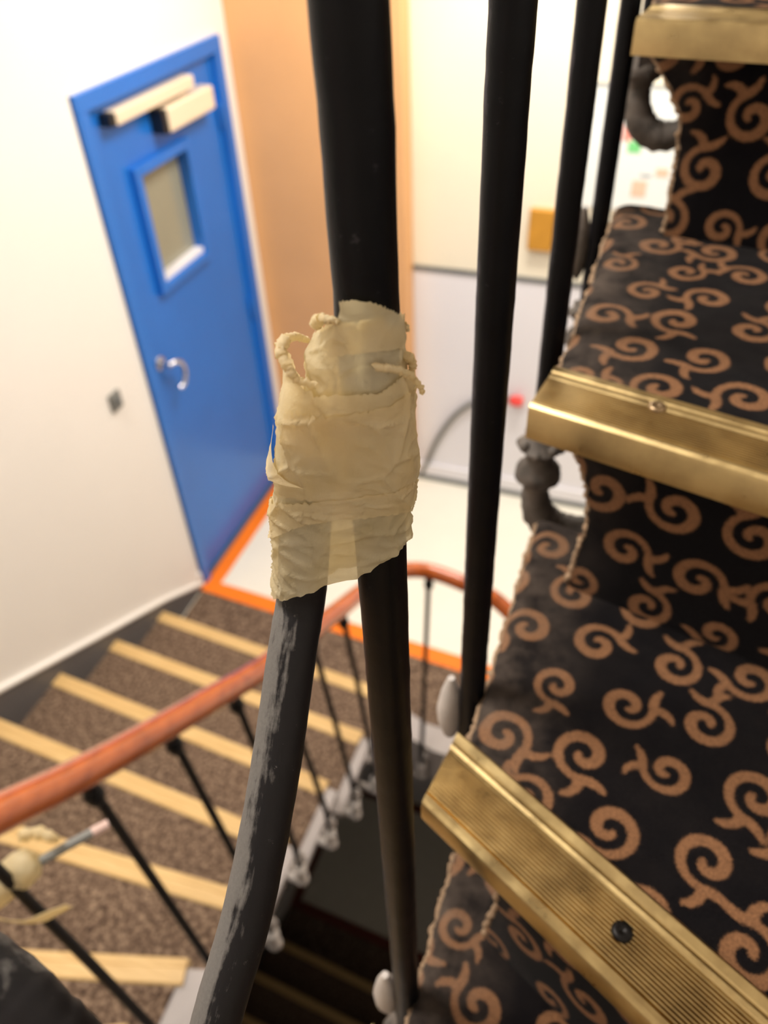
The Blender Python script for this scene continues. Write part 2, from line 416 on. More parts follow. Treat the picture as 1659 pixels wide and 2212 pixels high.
m = MB(); m.tube(smooth_path([(LX1 + .045, 2.262, 1.155), (LX1 + .058, 2.29, 1.155), (LX1 + .06, 2.322, 1.13), (LX1 + .06, 2.33, 1.085), (LX1 + .058, 2.31, 1.045), (LX1 + .05, 2.285, 1.035)], 6), .010, 12); m.build('lever', M['chrome'], hd, 50)
for zz in (1.87, 1.03, .22):
    m = MB(); m.lathe([(.007, -.05), (.009, -.045), (.009, .045), (.007, .05)], (LX1 + .012, ly1 + .004, zz), 12); m.build('hinge', M['blue'], dr, 50)
# switch on the wall
sw = thing('wall_switch', 'small grey wall switch on the white wall beside the blue door', 'switch')
m = MB(); m.box(XW, XW + .012, 1.915, 1.975, 1.145, 1.215); m.build('switch_plate', M['cable'], sw, bevel=.003)
m = MB(); m.box(XW + .012, XW + .02, 1.93, 1.96, 1.162, 1.198); m.build('rocker', M['line_dark'], sw, bevel=.002)

# ------------------------------------------------------------------ things on the back wall
m = MB(); m.box(-.556, -.455, YB - .035, YB, 1.355, 1.525); ob = thing('wall_box', 'ochre wooden box fixed on the cream wall above the dado line', 'box')
m.build('box_body', M['ochre'], ob, bevel=.004)
m = MB(); m.box(-.45, -.437, YB - .03, YB, 1.36, 1.52); m.build('box_edge', M['tan'], ob, bevel=.002)
po = thing('wall_notice', 'white paper notice with green and red print on the far wall', 'notice')
m = MB(); m.box(-.37, .26, YB - .006, YB, 1.545, 1.985); m.build('sheet', M['paper'], po)
def mark(nm, x0, x1, z0, z1, mt):
    m = MB(); m.box(x0, x1, YB - .0075, YB - .006, z0, z1); m.build(nm, M[mt], po)
mark('printed_patch', -.212, -.165, 1.76, 1.80, 'green'); mark('printed_patch', -.235, -.205, 1.80, 1.86, 'red')
mark('printed_patch', -.16, -.12, 1.80, 1.815, 'green'); mark('printed_patch', -.195, -.15, 1.815, 1.835, 'peach')
mark('printed_patch', -.095, -.05, 1.68, 1.71, 'peach'); mark('printed_patch', -.175, -.12, 1.60, 1.66, 'peach'); mark('printed_patch', -.15, -.11, 1.675, 1.685, 'ink')
for k in range(6): mark('printed_line', -.04, .2, 1.62 + k * .05, 1.626 + k * .05, 'ink')
m = MB(); m.box(-.37, .26, YB - .010, YB - .004, 1.985, 1.993); m.build('clip_rail', M['ink'], po)
cb = thing('wall_cable', 'grey cable arching up the pale wall from the baseboard with red plug', 'cable')
m = MB(); m.tube(smooth_path([(-1.03, YB - .012, .03), (-1.005, YB - .014, .11), (-.95, YB - .016, .27), (-.876, YB - .016, .415), (-.80, YB - .016, .51), (-.72, YB - .016, .565), (-.63, YB - .016, .59), (-.565, YB - .016, .598)], 8), .013, 10)
m.build('cord', M['cable'], cb, 60)
m = MB(); m.lathe([(.018, -.03), (.026, -.02), (.026, .02), (.02, .03)], (-.545, YB - .03, .60), 16, (1, 0, 0)); m.build('plug', M['redplug'], cb, 50)

# ------------------------------------------------------------------ opposite flight (brown carpet, pale nosings)
RISE = .147
NOSE = {1: ((-.66, 1.735), (XW, 1.835)), 2: ((-.66, 1.445), (XW, 1.54)), 3: ((-.66, 1.155), (XW, 1.25)), 4: ((-.66, .885), (XW, .955)),
        5: ((-.66, .665), (XW, .60)), 6: ((-.66, .455), (XW, .13)), 7: ((-.66, .285), (XW, -.25)), 8: ((-.645, .19), (XW, -1.0)),
        9: ((-.585, .135), (-1.4, YN)), 10: ((-.485, .11), (-.85, YN)), 11: ((-.37, .10), (-.45, YN)), 12: ((-.26, .10), (-.05, YN)),
        13: ((-.17, .095), (.45, YN)), 14: ((-.115, .08), (XR, -1.35)), 15: ((-.088, .085), (XR, -.85))}
def step_z(k): return RISE * k if k <= 7 else 1.029 + .14288 * (k - 7)
def lerp2(a, b, t): return (a[0] + (b[0] - a[0]) * t, a[1] + (b[1] - a[1]) * t)
def brown_flight(root, k0, k1, z_off=0.0, nose=NOSE, zf=step_z):
    for k in range(k0, k1):
        (w0, p0), (w1, p1) = nose[k], nose[k + 1]; z = zf(k) + z_off
        d = Vector((w0[0] - p0[0], w0[1] - p0[1])).normalized()
        f = Vector((d.y, -d.x))                        # towards the next step
        if f.dot(Vector((w1[0] - w0[0], w1[1] - w0[1]))) < 0: f = -f
        ov = .02
        b1w = (w1[0] + f.x * ov, w1[1] + f.y * ov); b1p = (p1[0] + f.x * ov, p1[1] + f.y * ov)
        ext = .035 if k >= 6 else .008
        e0 = (w0[0] + d.x * ext, w0[1] + d.y * ext); e1 = (b1w[0] + d.x * ext, b1w[1] + d.y * ext)
        poly = [e0, p0]
        if p0[0] == XW and p1[1] == YN and p1[0] != XW: poly.append((XW, YN))
        poly += [b1p, e1]
        # painted step body, set back under the nosing
        m = MB(); m.prism([(q[0] + (f.x * .02 if i < 2 else 0), q[1] + (f.y * .02 if i < 2 else 0)) for i, q in enumerate(poly)], z - .035, z - .006)
        m.build('step_slab', M['string_grey'], root)
        j0 = lerp2(w0, p0, .06); j1 = lerp2(b1w, b1p, .06)
        m = MB(); m.prism([(j0[0] + f.x * .03, j0[1] + f.y * .03), (p0[0] + f.x * .03, p0[1] + f.y * .03), b1p, j1], z - .19, z - .0355)
        m.build('step_body', M['soffit'], root)
        i0 = lerp2(w0, p0, .025); i1 = lerp2(b1w, b1p, .025)
        poly = [i0, p0] + ([(XW, YN)] if (p0[0] == XW and p1[1] == YN and p1[0] != XW) else []) + [b1p, i1]
        m = MB(); m.prism(poly, z - .006, z); m.build('carpet', M['carpet_brown'], root, bevel=.002)
        m = MB(); pr = [(.0, -.030), (.0, -.002), (.003, .004), (.020, .0045), (.021, .003), (.024, .003), (.025, .0045), (.052, .0045), (.056, .001), (.056, -.002), (.01, -.002), (.01, -.030)]
        fl = i0; a = (fl[0], fl[1], z); b = (p0[0], p0[1], z)
        m.extrude(pr, a, b, (f.x, f.y, 0)); m.build('nosing', M['strip'], root)
fl = tag(empty('stair_flight'), 'brown carpeted stair flight with pale wooden nosings beside the white wall', 'stairs', kind='structure')
brown_flight(fl, 1, 15)
fl2 = tag(empty('stair_flight_lower'), 'dark flight of carpeted steps deep down in the stairwell', 'stairs', kind='structure')
brown_flight(fl2, 1, 8, LOW)
# skirting board that climbs the white wall
sk = [(2.13, .02), (1.86, .185), (1.44, .405), (1.03, .625), (.62, .845), (.1, 1.16), (-.35, 1.38), (-1.0, 1.56), (YN, 1.72)]
def skirt(name, z_off, kids=True):
    vs = []; fs = []
    for y, z in sk:
        vs += [(XW, y, z - .36 + z_off), (XW + .012, y, z - .36 + z_off), (XW + .012, y, z + z_off), (XW, y, z + z_off)]
    for i in range(len(sk) - 1):
        for k in range(4): fs.append((i * 4 + k, i * 4 + (k + 1) % 4, i * 4 + 4 + (k + 1) % 4, i * 4 + 4 + k))
    L = 4 * (len(sk) - 1); fs += [(0, 1, 2, 3), (L + 3, L + 2, L + 1, L)]
    m = MB(); m.add(vs, fs); o = struct(m.build(name, M['stair_grey']))
    m = MB(); m.tube([(XW + .008, y, z + .008 + z_off) for y, z in sk], .012, 10); m.build('cap_moulding', M['wall_white'], o, 50)
    return o
skirt('baseboard_left', 0); skirt('baseboard_left_lower', LOW)
# short skirting between the stair foot and the door
m = MB(); m.box(XW, XW + .012, 2.12, DY0 - .006, 0, .09); struct(m.build('baseboard_door', M['wall_white'], bevel=.003))

# ------------------------------------------------------------------ railing of the opposite flight
def foot_parts(x, y, t, sx, r, parent, mats, n=16, far=False, leaf=True):
    """cast foot below tread level t: outer leaf, crown collar, hooked arm into the stair (towards sx)"""
    fm, lm = mats
    k_ = 1.0 if far else .78
    if leaf:
        m = MB(); prof = [(.0015 * k_, -.066), (.006 * k_, -.060), (.0105 * k_, -.046), (.0115 * k_, -.032), (.008 * k_, -.014), (.003 * k_, 0.0)]
        m.lathe(prof, (x - sx * (r + .006), y, t), n); m.build('outer_leaf', lm, parent, 60)
    m = MB(); m.lathe([(r, -.085), (r + .003, -.092), (r + .010, -.098), (r + .004, -.104), (r + .002, -.112), (r + .009, -.120), (r + .010, -.128), (r + .003, -.135), (r, -.145)], (x, y, t), n)
    if not far:
        for k in range(8):
            a = 2 * math.pi * k / 8; m.ball((x + math.cos(a) * (r + .007), y + math.sin(a) * (r + .007), t - .099 + .004 * (k % 2)), .0042, 8)
            m.ball((x + math.cos(a + .4) * (r + .006), y + math.sin(a + .4) * (r + .006), t - .127), .0045, 8)
    m.build('crown_collar', fm, parent, 60)
    m = MB(); m.tube(smooth_path([(x, y, t - .13), (x, y, t - .15), (x + sx * .006, y, t - .168), (x + sx * .022, y, t - .178), (x + sx * .045, y, t - .174), (x + sx * .07, y, t - .165)], 5),
                      [r * 1.05 + .0045 * math.sin(math.pi * i / 25) * (1 + .25 * (i % 2)) for i in range(26)], n, jit=0 if far else .06)
    if far: m.ball((x, y, t - .172), .019, 12)
    m.build('hooked_arm', lm if far else fm, parent, 60)

rl = thing('stair_railing', 'reddish wooden handrail on thin black balusters along the brown carpeted flight', 'railing')
rail_pts = [(-.30, -.42, 2.62), (-.46, -.30, 2.42), (-.60, -.12, 2.2), (-.655, .08, 2.0), (-.66, .292, 1.812), (-.66, .394, 1.725), (-.66, .53, 1.62), (-.66, .712, 1.487), (-.66, .927, 1.333), (-.66, 1.27, 1.13), (-.655, 1.50, 1.0), (-.62, 1.655, .925), (-.54, 1.72, .895), (-.42, 1.722, .875), (-.29, 1.71, .835), (-.17, 1.64, .765), (-.10, 1.50, .67), (-.085, 1.2, .50), (-.085, .8, .30), (-.085, .4, .10)]
rp = smooth_path(rail_pts, 10)
m = MB(); m.tube(rp, .031, 24, ry=.026); hr = m.build('handrail', M['rail'], rl, 60)
m = MB(); m.tube([(p[0], p[1], p[2] - .029) for p in rp], .013, 6, ry=.005); m.build('core_rail', M['iron_far'], rl, 50)
def rail_at(x, y): 
    b = min(rp, key=lambda p: (p[0] - x) ** 2 + (p[1] - y) ** 2); return b
def far_baluster(x, y, t, sx, tx=None, ty=None):
    q = rail_at(tx if tx is not None else x, ty if ty is not None else y)
    m = MB(); m.tube([(x, y, t - .14), (x, y, t + .02), (x + (q[0] - x) * .5, y + (q[1] - y) * .5, (t + q[2]) / 2), (q[0], q[1], q[2] - .024)], .0085, 10)
    b = m.build('baluster', M['iron_far'], rl, 60)
    m = MB(); m.lathe([(.009, -.085), (.013, -.078), (.017, -.062), (.013, -.048), (.010, -.044), (.013, -.038), (.010, -.030)], (q[0], q[1], q[2]), 12); m.build('capital', M['iron_far'], b, 60)
    foot_parts(x, y, t, sx, .0085, b, (M['foot_lite'], M['foot_lite']), 10, True)
for y, k in ((.416, 6), (.606, 5), (.78, 5), (.96, 4), (1.14, 3), (1.32, 2), (1.50, 2)):
    far_baluster(-.66 + .05, y + .02, step_z(k), -1, -.66, y)
far_baluster(-.525, 1.61, 0, -1, -.53, 1.72); far_baluster(-.36, 1.60, 0, -1, -.36, 1.72); far_baluster(-.2, 1.615, 0, -1, -.22, 1.67)

# ------------------------------------------------------------------ our own flight: scroll carpet and brass nosings
T = {0: 2.172, 1: 2.327, 2: 2.477, 3: 2.627, 4: 2.777, 5: 2.927}
NR = {0: ((-.088, .085), (XR, -.85)), 1: ((-.069, .209), (XR, -.385)), 2: ((-.058, .385), (XR, .105)), 3: ((-.050, .644), (XR, .49)), 4: ((-.046, .90), (XR, .83)), 5: ((-.046, 1.16), (XR, 1.11)), 6: ((-.046, 1.42), (XR, 1.38))}
EDGE = {0: -.060, 1: -.0535, 2: -.048, 3: -.045, 4: -.045, 5: -.045}

def motif():
    """a curling scroll: polylines with half-widths (spiral head, hooked tail, short side shoot)"""
    L = []; turns = 1.22
    for i in range(36):
        t = i / 35; a = t * 2 * math.pi * turns; r = .0018 + .0098 * t ** .85
        L.append((r * math.cos(a), r * math.sin(a), .0014 + .0010 * math.sin(math.pi * min(1, t * 1.1)) + .0003 * t))
    a = 2 * math.pi * turns; ex, ey = L[-1][0], L[-1][1]; tx, ty = -math.sin(a), math.cos(a); nx, ny = math.cos(a), math.sin(a)
    tail = [(ex + tx * q - nx * 0 + nx * h, ey + ty * q + ny * h, w_) for q, h, w_ in ((0, 0, .0021), (.003, .0005, .0021), (.006, .0018, .0018), (.0085, .0040, .0012))]
    br = [(ex + tx * q + nx * h, ey + ty * q + ny * h, w_) for q, h, w_ in ((-.001, .001, .0019), (-.002, .004, .0020), (-.0045, .0065, .0017), (-.0075, .0075, .0010))]
    return [L, tail, br]
MOT = motif()
def scroll_field(P, seed):
    """distance to the nearest scroll for flat pattern coordinates P (n,2)"""
    rs = random.Random(seed); out = np.full(len(P), .02)
    x0, y0 = P.min(0) - .03; x1, y1 = P.max(0) + .03; g = .0465; row = 0; y = y0
    while y < y1:
        x = x0 + (g / 2 if row % 2 else 0); col = 0
        while x < x1:
            cx = x + rs.uniform(-.003, .003); cy = y + rs.uniform(-.003, .003)
            ang = rs.choice([0, 1, 2, 3, 4, 5]) * math.pi / 3 + rs.uniform(-.3, .3); mir = rs.choice((-1, 1)); sc = rs.choice((1.0, 1.0, .95, .84)) * 1.42
            idx = np.nonzero((np.abs(P[:, 0] - cx) < .05) & (np.abs(P[:, 1] - cy) < .05))[0]
            if len(idx):
                q = P[idx] - (cx, cy); c, s_ = math.cos(ang), math.sin(ang)
                q = np.stack([(q[:, 0] * c + q[:, 1] * s_) * mir, -q[:, 0] * s_ + q[:, 1] * c], 1) / sc
                best = np.full(len(idx), .02)
                for line in MOT:
                    Lp = np.array(line); a = Lp[:-1]; b = Lp[1:]
                    ab = b[:, :2] - a[:, :2]; l2 = (ab ** 2).sum(1) + 1e-12
                    t = np.clip(((q[:, None, :] - a[None, :, :2]) * ab[None]).sum(2) / l2[None], 0, 1)
                    pr = a[None, :, :2] + t[..., None] * ab[None]
                    dd = np.sqrt(((q[:, None, :] - pr) ** 2).sum(2)) - (a[None, :, 2] + t * (b[:, 2] - a[:, 2])[None])
                    best = np.minimum(best, dd.min(1))
                out[idx] = np.minimum(out[idx], best * sc)
            x += g
        y += g * .88; row += 1
    return out

def carpet_grid(name, F, nu, nv, us, pat, off, parent, seed, wear):
    """sheet F(u,v) with thickness vector off; carries the pattern and wear attributes"""
    V = np.array([[F(u, v) for v in np.linspace(0, 1, nv)] for u in us]); nu = len(us)
    P = pat(V).reshape(-1, 2); sd = scroll_field(P, seed); we = wear(V).reshape(-1)
    top = V.reshape(-1, 3); bot = top + np.array(off); n = len(top)
    fs = []
    for i in range(nu - 1):
        for j in range(nv - 1):
            a = i * nv + j; fs.append((a, a + nv, a + nv + 1, a + 1))
    ring = [j for j in range(nv)] + [i * nv + nv - 1 for i in range(1, nu)] + [(nu - 1) * nv + j for j in range(nv - 2, -1, -1)] + [i * nv for i in range(nu - 2, 0, -1)]
    nb = len(ring)
    vs = top.tolist() + [bot[i].tolist() for i in ring]
    for k in range(nb): fs.append((ring[k], ring[(k + 1) % nb], n + (k + 1) % nb, n + k))
    fs.append(tuple(n + k for k in range(nb - 1, -1, -1)))
    me = bpy.data.meshes.new(name); me.from_pydata(vs, [], fs); me.update()
    bm = bmesh.new(); bm.from_mesh(me); bmesh.ops.recalc_face_normals(bm, faces=bm.faces); bm.to_mesh(me); bm.free()
    for an, dat in (('scroll', sd), ('wear', we)):
        at = me.attributes.new(an, 'FLOAT', 'POINT'); at.data.foreach_set('value', np.concatenate([dat, dat[ring]]).astype(np.float32))
    me.polygons.foreach_set('use_smooth', [True] * len(me.polygons)); me.set_sharp_from_angle(angle=math.radians(50))
    me.materials.append(M['scroll'])
    o = bpy.data.objects.new(name, me); COL.objects.link(o); o.parent = parent; return o

BRASS = [(.0, -.026), (.0, -.0035), (.0012, -.0008), (.0035, .0006), (.0062, .0006), (.0068, -.0002)]
for i in range(13):
    d = .0074 + i * .0021; BRASS += [(d, -.0011), (d + .0005, .0006), (d + .0012, .0006), (d + .0017, -.0011)]
BRASS += [(.0352, -.0003), (.0362, .0008), (.0385, .0012), (.0405, .0004), (.0415, .0013), (.0462, .0017), (.0478, .0006), (.048, -.002), (.003, -.003), (.003, -.026)]

mf = tag(empty('stair_flight_patterned'), 'steps with dark scroll patterned carpet and ribbed brass nosings', 'stairs', kind='structure')
def our_step(k, fine=True):
    z = T[k]; w0, p0 = NR[k]; w1, p1 = NR[k + 1]
    d = Vector((p0[0] - w0[0], p0[1] - w0[1])).normalized(); f = Vector((-d.y, d.x))     # f: towards the next step
    d1 = Vector((p1[0] - w1[0], p1[1] - w1[1])).normalized(); f1 = Vector((-d1.y, d1.x))
    ex = EDGE[k]
    back = .10                                   # tread runs on under the next riser
    def F(u, v):
        x = ex + (XR - ex) * u
        yf = w0[1] + (x - w0[0]) * d.y / d.x + .03
        yb = w1[1] + (x - w1[0]) * d1.y / d1.x + (.08 if k else .06)
        y = yf + (yb - yf) * v
        edge = max(0, 1 - (x - ex) / .012)
        zz = z - .0045 * edge * edge
        xx = x + (.0022 * noise.noise((y * 60, k * 3.1, 0)) + .0012 * noise.noise((y * 210, k, 4))) * max(0, 1 - u * 12)
        return (xx, y, zz + .0007 * noise.noise((x * 70, y * 70, k)))
    cut = .5 if fine else .0
    us = np.concatenate([np.linspace(0, .42, 190)[:-1], np.linspace(.42, 1, 60)]) if fine else np.linspace(0, 1, 80)
    def wear(V): return np.clip(1.1 - (V[..., 0] - ex) / .06, 0.05, 1)
    carpet_grid('tread', F, 0, 120 if fine else 40, us, lambda V: V[..., :2], (0, 0, -.03), mf, 11 + k, wear)
    # brass nosing
    lip = .016 if k == 1 else .022
    m = MB(); a = (w0[0], w0[1], z + .002); b = (p0[0], p0[1], z + .002)
    cutv = Vector((.15, 1.0)); cutv = cutv / cutv.dot(f)
    m.extrude([(q[0], -lip if q[1] < -.02 else q[1]) for q in BRASS], a, b, (cutv.x, cutv.y, 0), end1=(f.x, f.y, 0)); ns = m.build('nosing', M['brass'], mf, 30)
    sp = {1: ((.043, .176), 'screw_dark'), 2: ((.012, .404), 'screw_lite')}.get(k)
    ss = [sp[0]] if sp else []
    mat = M[sp[1]] if sp else M['screw_lite']
    base = Vector(sp[0]) if sp else Vector(w0) + d * .12 + f * .022
    for j in range(3 if fine else 1):
        q = base + d * (.34 * j)
        if q.x > XR - .03: break
        m = MB(); m.lathe([(.0052, -.002), (.0052, .0004), (.0043, .0014), (.0016, .0016), (.0009, .0009), (.0, .0009)], (q.x, q.y, z + .0027), 18); m.build('screw', mat, ns, 50)
    # riser below this nosing, cut in a curve on the well side
    zb = T[k - 1] if k else z - .143
    prof = [(0, -.020), (.2, -.017), (.36, -.014), (.5, -.014), (.66, -.020), (.8, -.030), (1, -.049)] if k != 3 else [(0, -.004), (.4, -.005), (.6, -.008), (.75, -.022), (.88, -.038), (1, -.048)]
    zs = np.array([q[0] for q in prof]); xs = np.array([q[1] for q in prof]) - (.012 if k == 0 else 0) - (.006 if k == 1 else 0)
    off = .022
    def G(u, v):
        zz = zb + (z - .004 - zb) * v; xl = float(np.interp(v, zs, xs)) + (.002 * noise.noise((zz * 150, k, 7)) if u < .02 else 0)
        x = xl + (XR - xl) * u
        y = w0[1] + f.y * off + (x - w0[0] - f.x * off) * d.y / d.x
        return (x, y + .001 * noise.noise((x * 25, zz * 25, 3)), zz)
    us = np.concatenate([np.linspace(0, .42, 170)[:-1], np.linspace(.42, 1, 50)]) if fine else np.linspace(0, 1, 60)
    def pat(V): return np.stack([V[..., 0] / d.x, V[..., 2]], -1)
    carpet_grid('riser', G, 0, 64 if fine else 20, us, pat, (f.x * .010, f.y * .010, 0), mf, 51 + k, lambda V: np.clip(.7 - (V[..., 0] + .02) / .05, 0, 1) * .5)
    if fine:
        m = MB(); pts = [G(0, v) for v in np.linspace(0.01, .97, 60)]
        m.tube([(p[0] - .0008 + random.uniform(-.0007, .0007), p[1] + .004 + random.uniform(-.001, .001), p[2]) for p in pts], [random.uniform(.0014, .0032) for _ in pts], 7, jit=.25)
        m.build('frayed_edge', M['fray'], mf, 60)
        m = MB(); pts = [F(0, v) for v in np.linspace(0.12, 1, 70)]
        m.tube([(p[0] - .001 + random.uniform(-.001, .001), p[1], p[2] - .005 + random.uniform(-.002, .001)) for p in pts], [random.uniform(.0012, .003) for _ in pts], 7, jit=.25)
        m.build('frayed_edge', M['fray'], mf, 60)
    # solid step behind the riser
    m = MB(); o2 = .040
    def L(x, w_, d_, o_): return (x, w_[1] + o_ + (x - w_[0]) * d_.y / d_.x)
    m.prism([L(.012, w0, d, o2), L(XR, w0, d, o2), L(XR, w1, d1, .05), L(.012, w1, d1, .05)], z - .26, z - .031); m.build('step_body', M['soffit'], mf)
for k in range(4): our_step(k)
for k in (4, 5): our_step(k, False)

# lower right-hand flight that climbs to the landing, under our own
NL = {-j: ((-.1, 1.73 - .29 * j), (XR, 1.76 - .29 * j)) for j in range(0, 8)}
fl3 = tag(empty('stair_flight_below'), 'brown carpeted flight below the patterned steps, descending from the landing', 'stairs', kind='structure')
for j in range(1, 6):
    z = -RISE * j; y0 = 1.72 - .28 * j
    m = MB(); m.box(-.10, XR, y0 - .02, y0 + .30, z - .17, z - .006); m.build('step_body', M['string_grey'], fl3)
    m = MB(); m.box(-.06, XR, y0, y0 + .30, z - .006, z); m.build('carpet', M['carpet_brown'], fl3)
    m = MB(); m.box(-.06, XR, y0 - .01, y0 + .05, z - .02, z + .004); m.build('nosing', M['strip'], fl3, bevel=.002)

# ------------------------------------------------------------------ our balusters
BAL = [((-.066, .164), 0, 'black iron baluster in sharp focus wrapped in masking tape at mid height'),
       ((-.0625, .297), 1, 'tall black iron baluster next to the taped one, with no tape on it'),
       ((-.0610, .487), 2, 'black iron baluster with crown shaped foot under the middle brass nosing'),
       ((-.0600, .705), 3, 'black iron baluster in front of the far wall just before the white notice'),
       ((-.0500, .800), 4, 'black iron baluster whose curled foot shows beside the highest riser')]
for (x, y), k, lab in BAL:
    b = thing('baluster', lab, 'baluster', 'black balusters beside the patterned steps')
    tf = {0: T[0] + .015, 3: T[3] - .15, 4: 2.69}.get(k, T[k]); z0 = tf - .135; z1 = {0: 3.040, 1: 3.120, 2: 3.302, 3: 3.492, 4: 3.580}[k] - .036
    m = MB(); pts = []; rr = []
    for i in range(161):
        z = z0 + (z1 - z0) * i / 160
        pts.append((x + .0003 * noise.noise((z * 40, k, 0)), y + .0003 * noise.noise((z * 40, k, 9)), z)); rr.append(.008 + .00022 * noise.noise((z * 120, k, 5)))
    m.tube(pts, rr, 32); m.build('shaft', M['iron'], b, 50)
    foot_parts(x, y, tf, 1, .008, b, (M['foot'], M['foot_lite'] if k < 2 else M['foot']), leaf=k != 2)
# bent baluster that broke off and is taped to its neighbour
bent = [(-.0815, .1585, 2.612), (-.0835, .1578, 2.600), (-.0865, .1568, 2.584), (-.0888, .156, 2.5655), (-.0905, .1530, 2.5480), (-.0895, .1400, 2.5350), (-.086, .110, 2.507), (-.085, .081, 2.479), (-.0868, .058, 2.458), (-.088, .036, 2.436), (-.090, .016, 2.40), (-.091, .004, 2.33), (-.091, .0, 2.22), (-.091, .0, 2.03)]
bb_ = thing('bent_baluster', 'scuffed bent baluster curving down away from the masking tape bundle', 'baluster')
p = smooth_path(bent, 14); m = MB(); m.tube(p, [.008 + .0002 * noise.noise((i * .35, 2, 5)) for i in range(len(p))], 36); m.build('shaft', M['iron_worn_lit'], bb_, 50)
foot_parts(-.091, 0, 2.10, 1, .008, bb_, (M['foot'], M['foot_lite']))
bent2 = [(-.30, .04, 2.72), (-.20, .034, 2.625), (-.150, .030, 2.584), (-.107, .026, 2.558), (-.093, .023, 2.550), (-.084, .020, 2.538), (-.078, .010, 2.515), (-.080, -.03, 2.44), (-.10, -.06, 2.3), (-.115, -.07, 2.1), (-.115, -.07, 1.95)]
b2 = thing('bent_baluster', 'scuffed black bent bar in the lower corner, nearest to the viewer', 'baluster')
p = smooth_path(bent2, 12); m = MB(); m.tube(p, [.0082 + .0004 * noise.noise((i * .5, 8, 5)) for i in range(len(p))], 36); m.build('shaft', M['iron_worn_lit'], b2, 50)

# baluster at the turn of the stairwell with a loose rod taped to it
tb = thing('leaning_baluster', 'leaning black baluster with a rod taped on, low in the corner by the handrail', 'baluster')
m = MB(); m.tube(smooth_path([(-.535, .187, 2.18), (-.505, .19, 2.03), (-.485, .19, 1.927), (-.461, .191, 1.767), (-.432, .189, 1.602), (-.405, .185, 1.45), (-.39, .15, 1.33)], 8), .0060, 16); m.build('shaft', M['iron_far'], tb, 50)
rd = thing('loose_rod', 'short loose grey rod with pink tip taped beside the leaning baluster', 'rod')
m = MB(); m.tube([(-.517, .174, 1.958), (-.485, .214, 1.955), (-.467, .244, 1.950), (-.452, .266, 1.947)], .0050, 14); m.build('shaft', M['cable'], rd, 50)
m = MB(); m.tube([(-.453, .2645, 1.947), (-.443, .279, 1.945)], [.0056, .0052], 14); m.build('tip', M['pinkish'], rd, 50)
tl = thing('tape_bundle', 'pale masking tape bundle with loose flap round the leaning baluster', 'tape')
m = MB(); m.lathe([(.008, -.046), (.016, -.040), (.0195, -.020), (.018, .0), (.0195, .014), (.016, .026), (.007, .032)], (-.502, .196, 1.952), 22, (.55, .62, .25))
for i, v in enumerate(m.v):
    q = Vector(v); j = noise.noise(q * 160) * .0028; c = Vector((-.502, .196, 1.952)); m.v[i] = tuple(q + (q - c).normalized() * j)
m.build('wrap', M['tape'], tl, 70)
m = MB(); n = 14; vs = []; fs = []
path = smooth_path([(-.52, .160, 1.945), (-.495, .163, 1.936), (-.470, .175, 1.920), (-.452, .188, 1.925), (-.438, .198, 1.930)], 8)
for i, q in enumerate(path):
    t = i / (len(path) - 1); wd = .016 * (1 - .62 * t)
    for s_ in (-1, -.4, .3, 1): vs.append((q[0] - .25 * wd * s_, q[1] - .35 * wd * s_, q[2] + wd * s_ * .9 + .003 * s_ * s_ + noise.noise((t * 7, s_, 3)) * .0015))
for i in range(len(path) - 1):
    for k in range(3): a = i * 4 + k; fs.append((a, a + 1, a + 5, a + 4))
m.add(vs, fs); o = m.build('flap', M['tape'], tl, 80); o.modifiers.new('thick', 'SOLIDIFY').thickness = .0008
m = MB(); m.tube(smooth_path([(-.50, .225, 1.985), (-.49, .236, 1.978), (-.478, .238, 1.974), (-.474, .242, 1.962)], 5), [.006, .0055, .007, .006, .005, .006, .0072, .006, .005, .006, .0065, .0055, .0045, .005, .004, .003], 9, jit=.2); m.build('torn_end', M['tape'], tl, 70)

# ------------------------------------------------------------------ masking tape round the two bars
rh = Vector((.94282, .33329, 0)); fh = Vector((-.33329, .94282, 0)); CB = Vector((-.066, .164, 0))
zl = [2.540, 2.548, 2.5748, 2.5913, 2.6015, 2.6172, 2.6315, 2.640, 2.66]
sl = [-.0362, -.0356, -.0322, -.0294, -.0282, -.0256, -.0216, -.0216, -.0216]
zr = [2.54, 2.5733, 2.5898, 2.6016, 2.6158, 2.6302, 2.6357, 2.66]
sr = [.0086, .0092, .0100, .0112, .0105, .0101, .0092, .0090]
def crease(p):
    """flat facets between sharp fold lines"""
    q = Vector(p)
    d, _ = noise.voronoi(Vector((q.x * 75 + q.z * 38, q.y * 75, q.z * 62 - q.x * 30)) + Vector((.4, 3, 1)))
    ridge = max(0.0, 1 - (d[1] - d[0]) * 5.5)
    a = noise.noise(q * 48 + Vector((3, 1, 7))); b = noise.noise(Vector((q.x * 90 + q.z * 60, q.y * 90, q.z * 150)) + Vector((9, 2, 2)))
    r2 = max(0.0, 1 - abs(b) * 5)
    low = max(0.0, min(1.0, (2.60 - q.z) / .02))
    return .0008 * a + .00085 * ridge ** 2 + (.00035 + .0005 * low) * r2
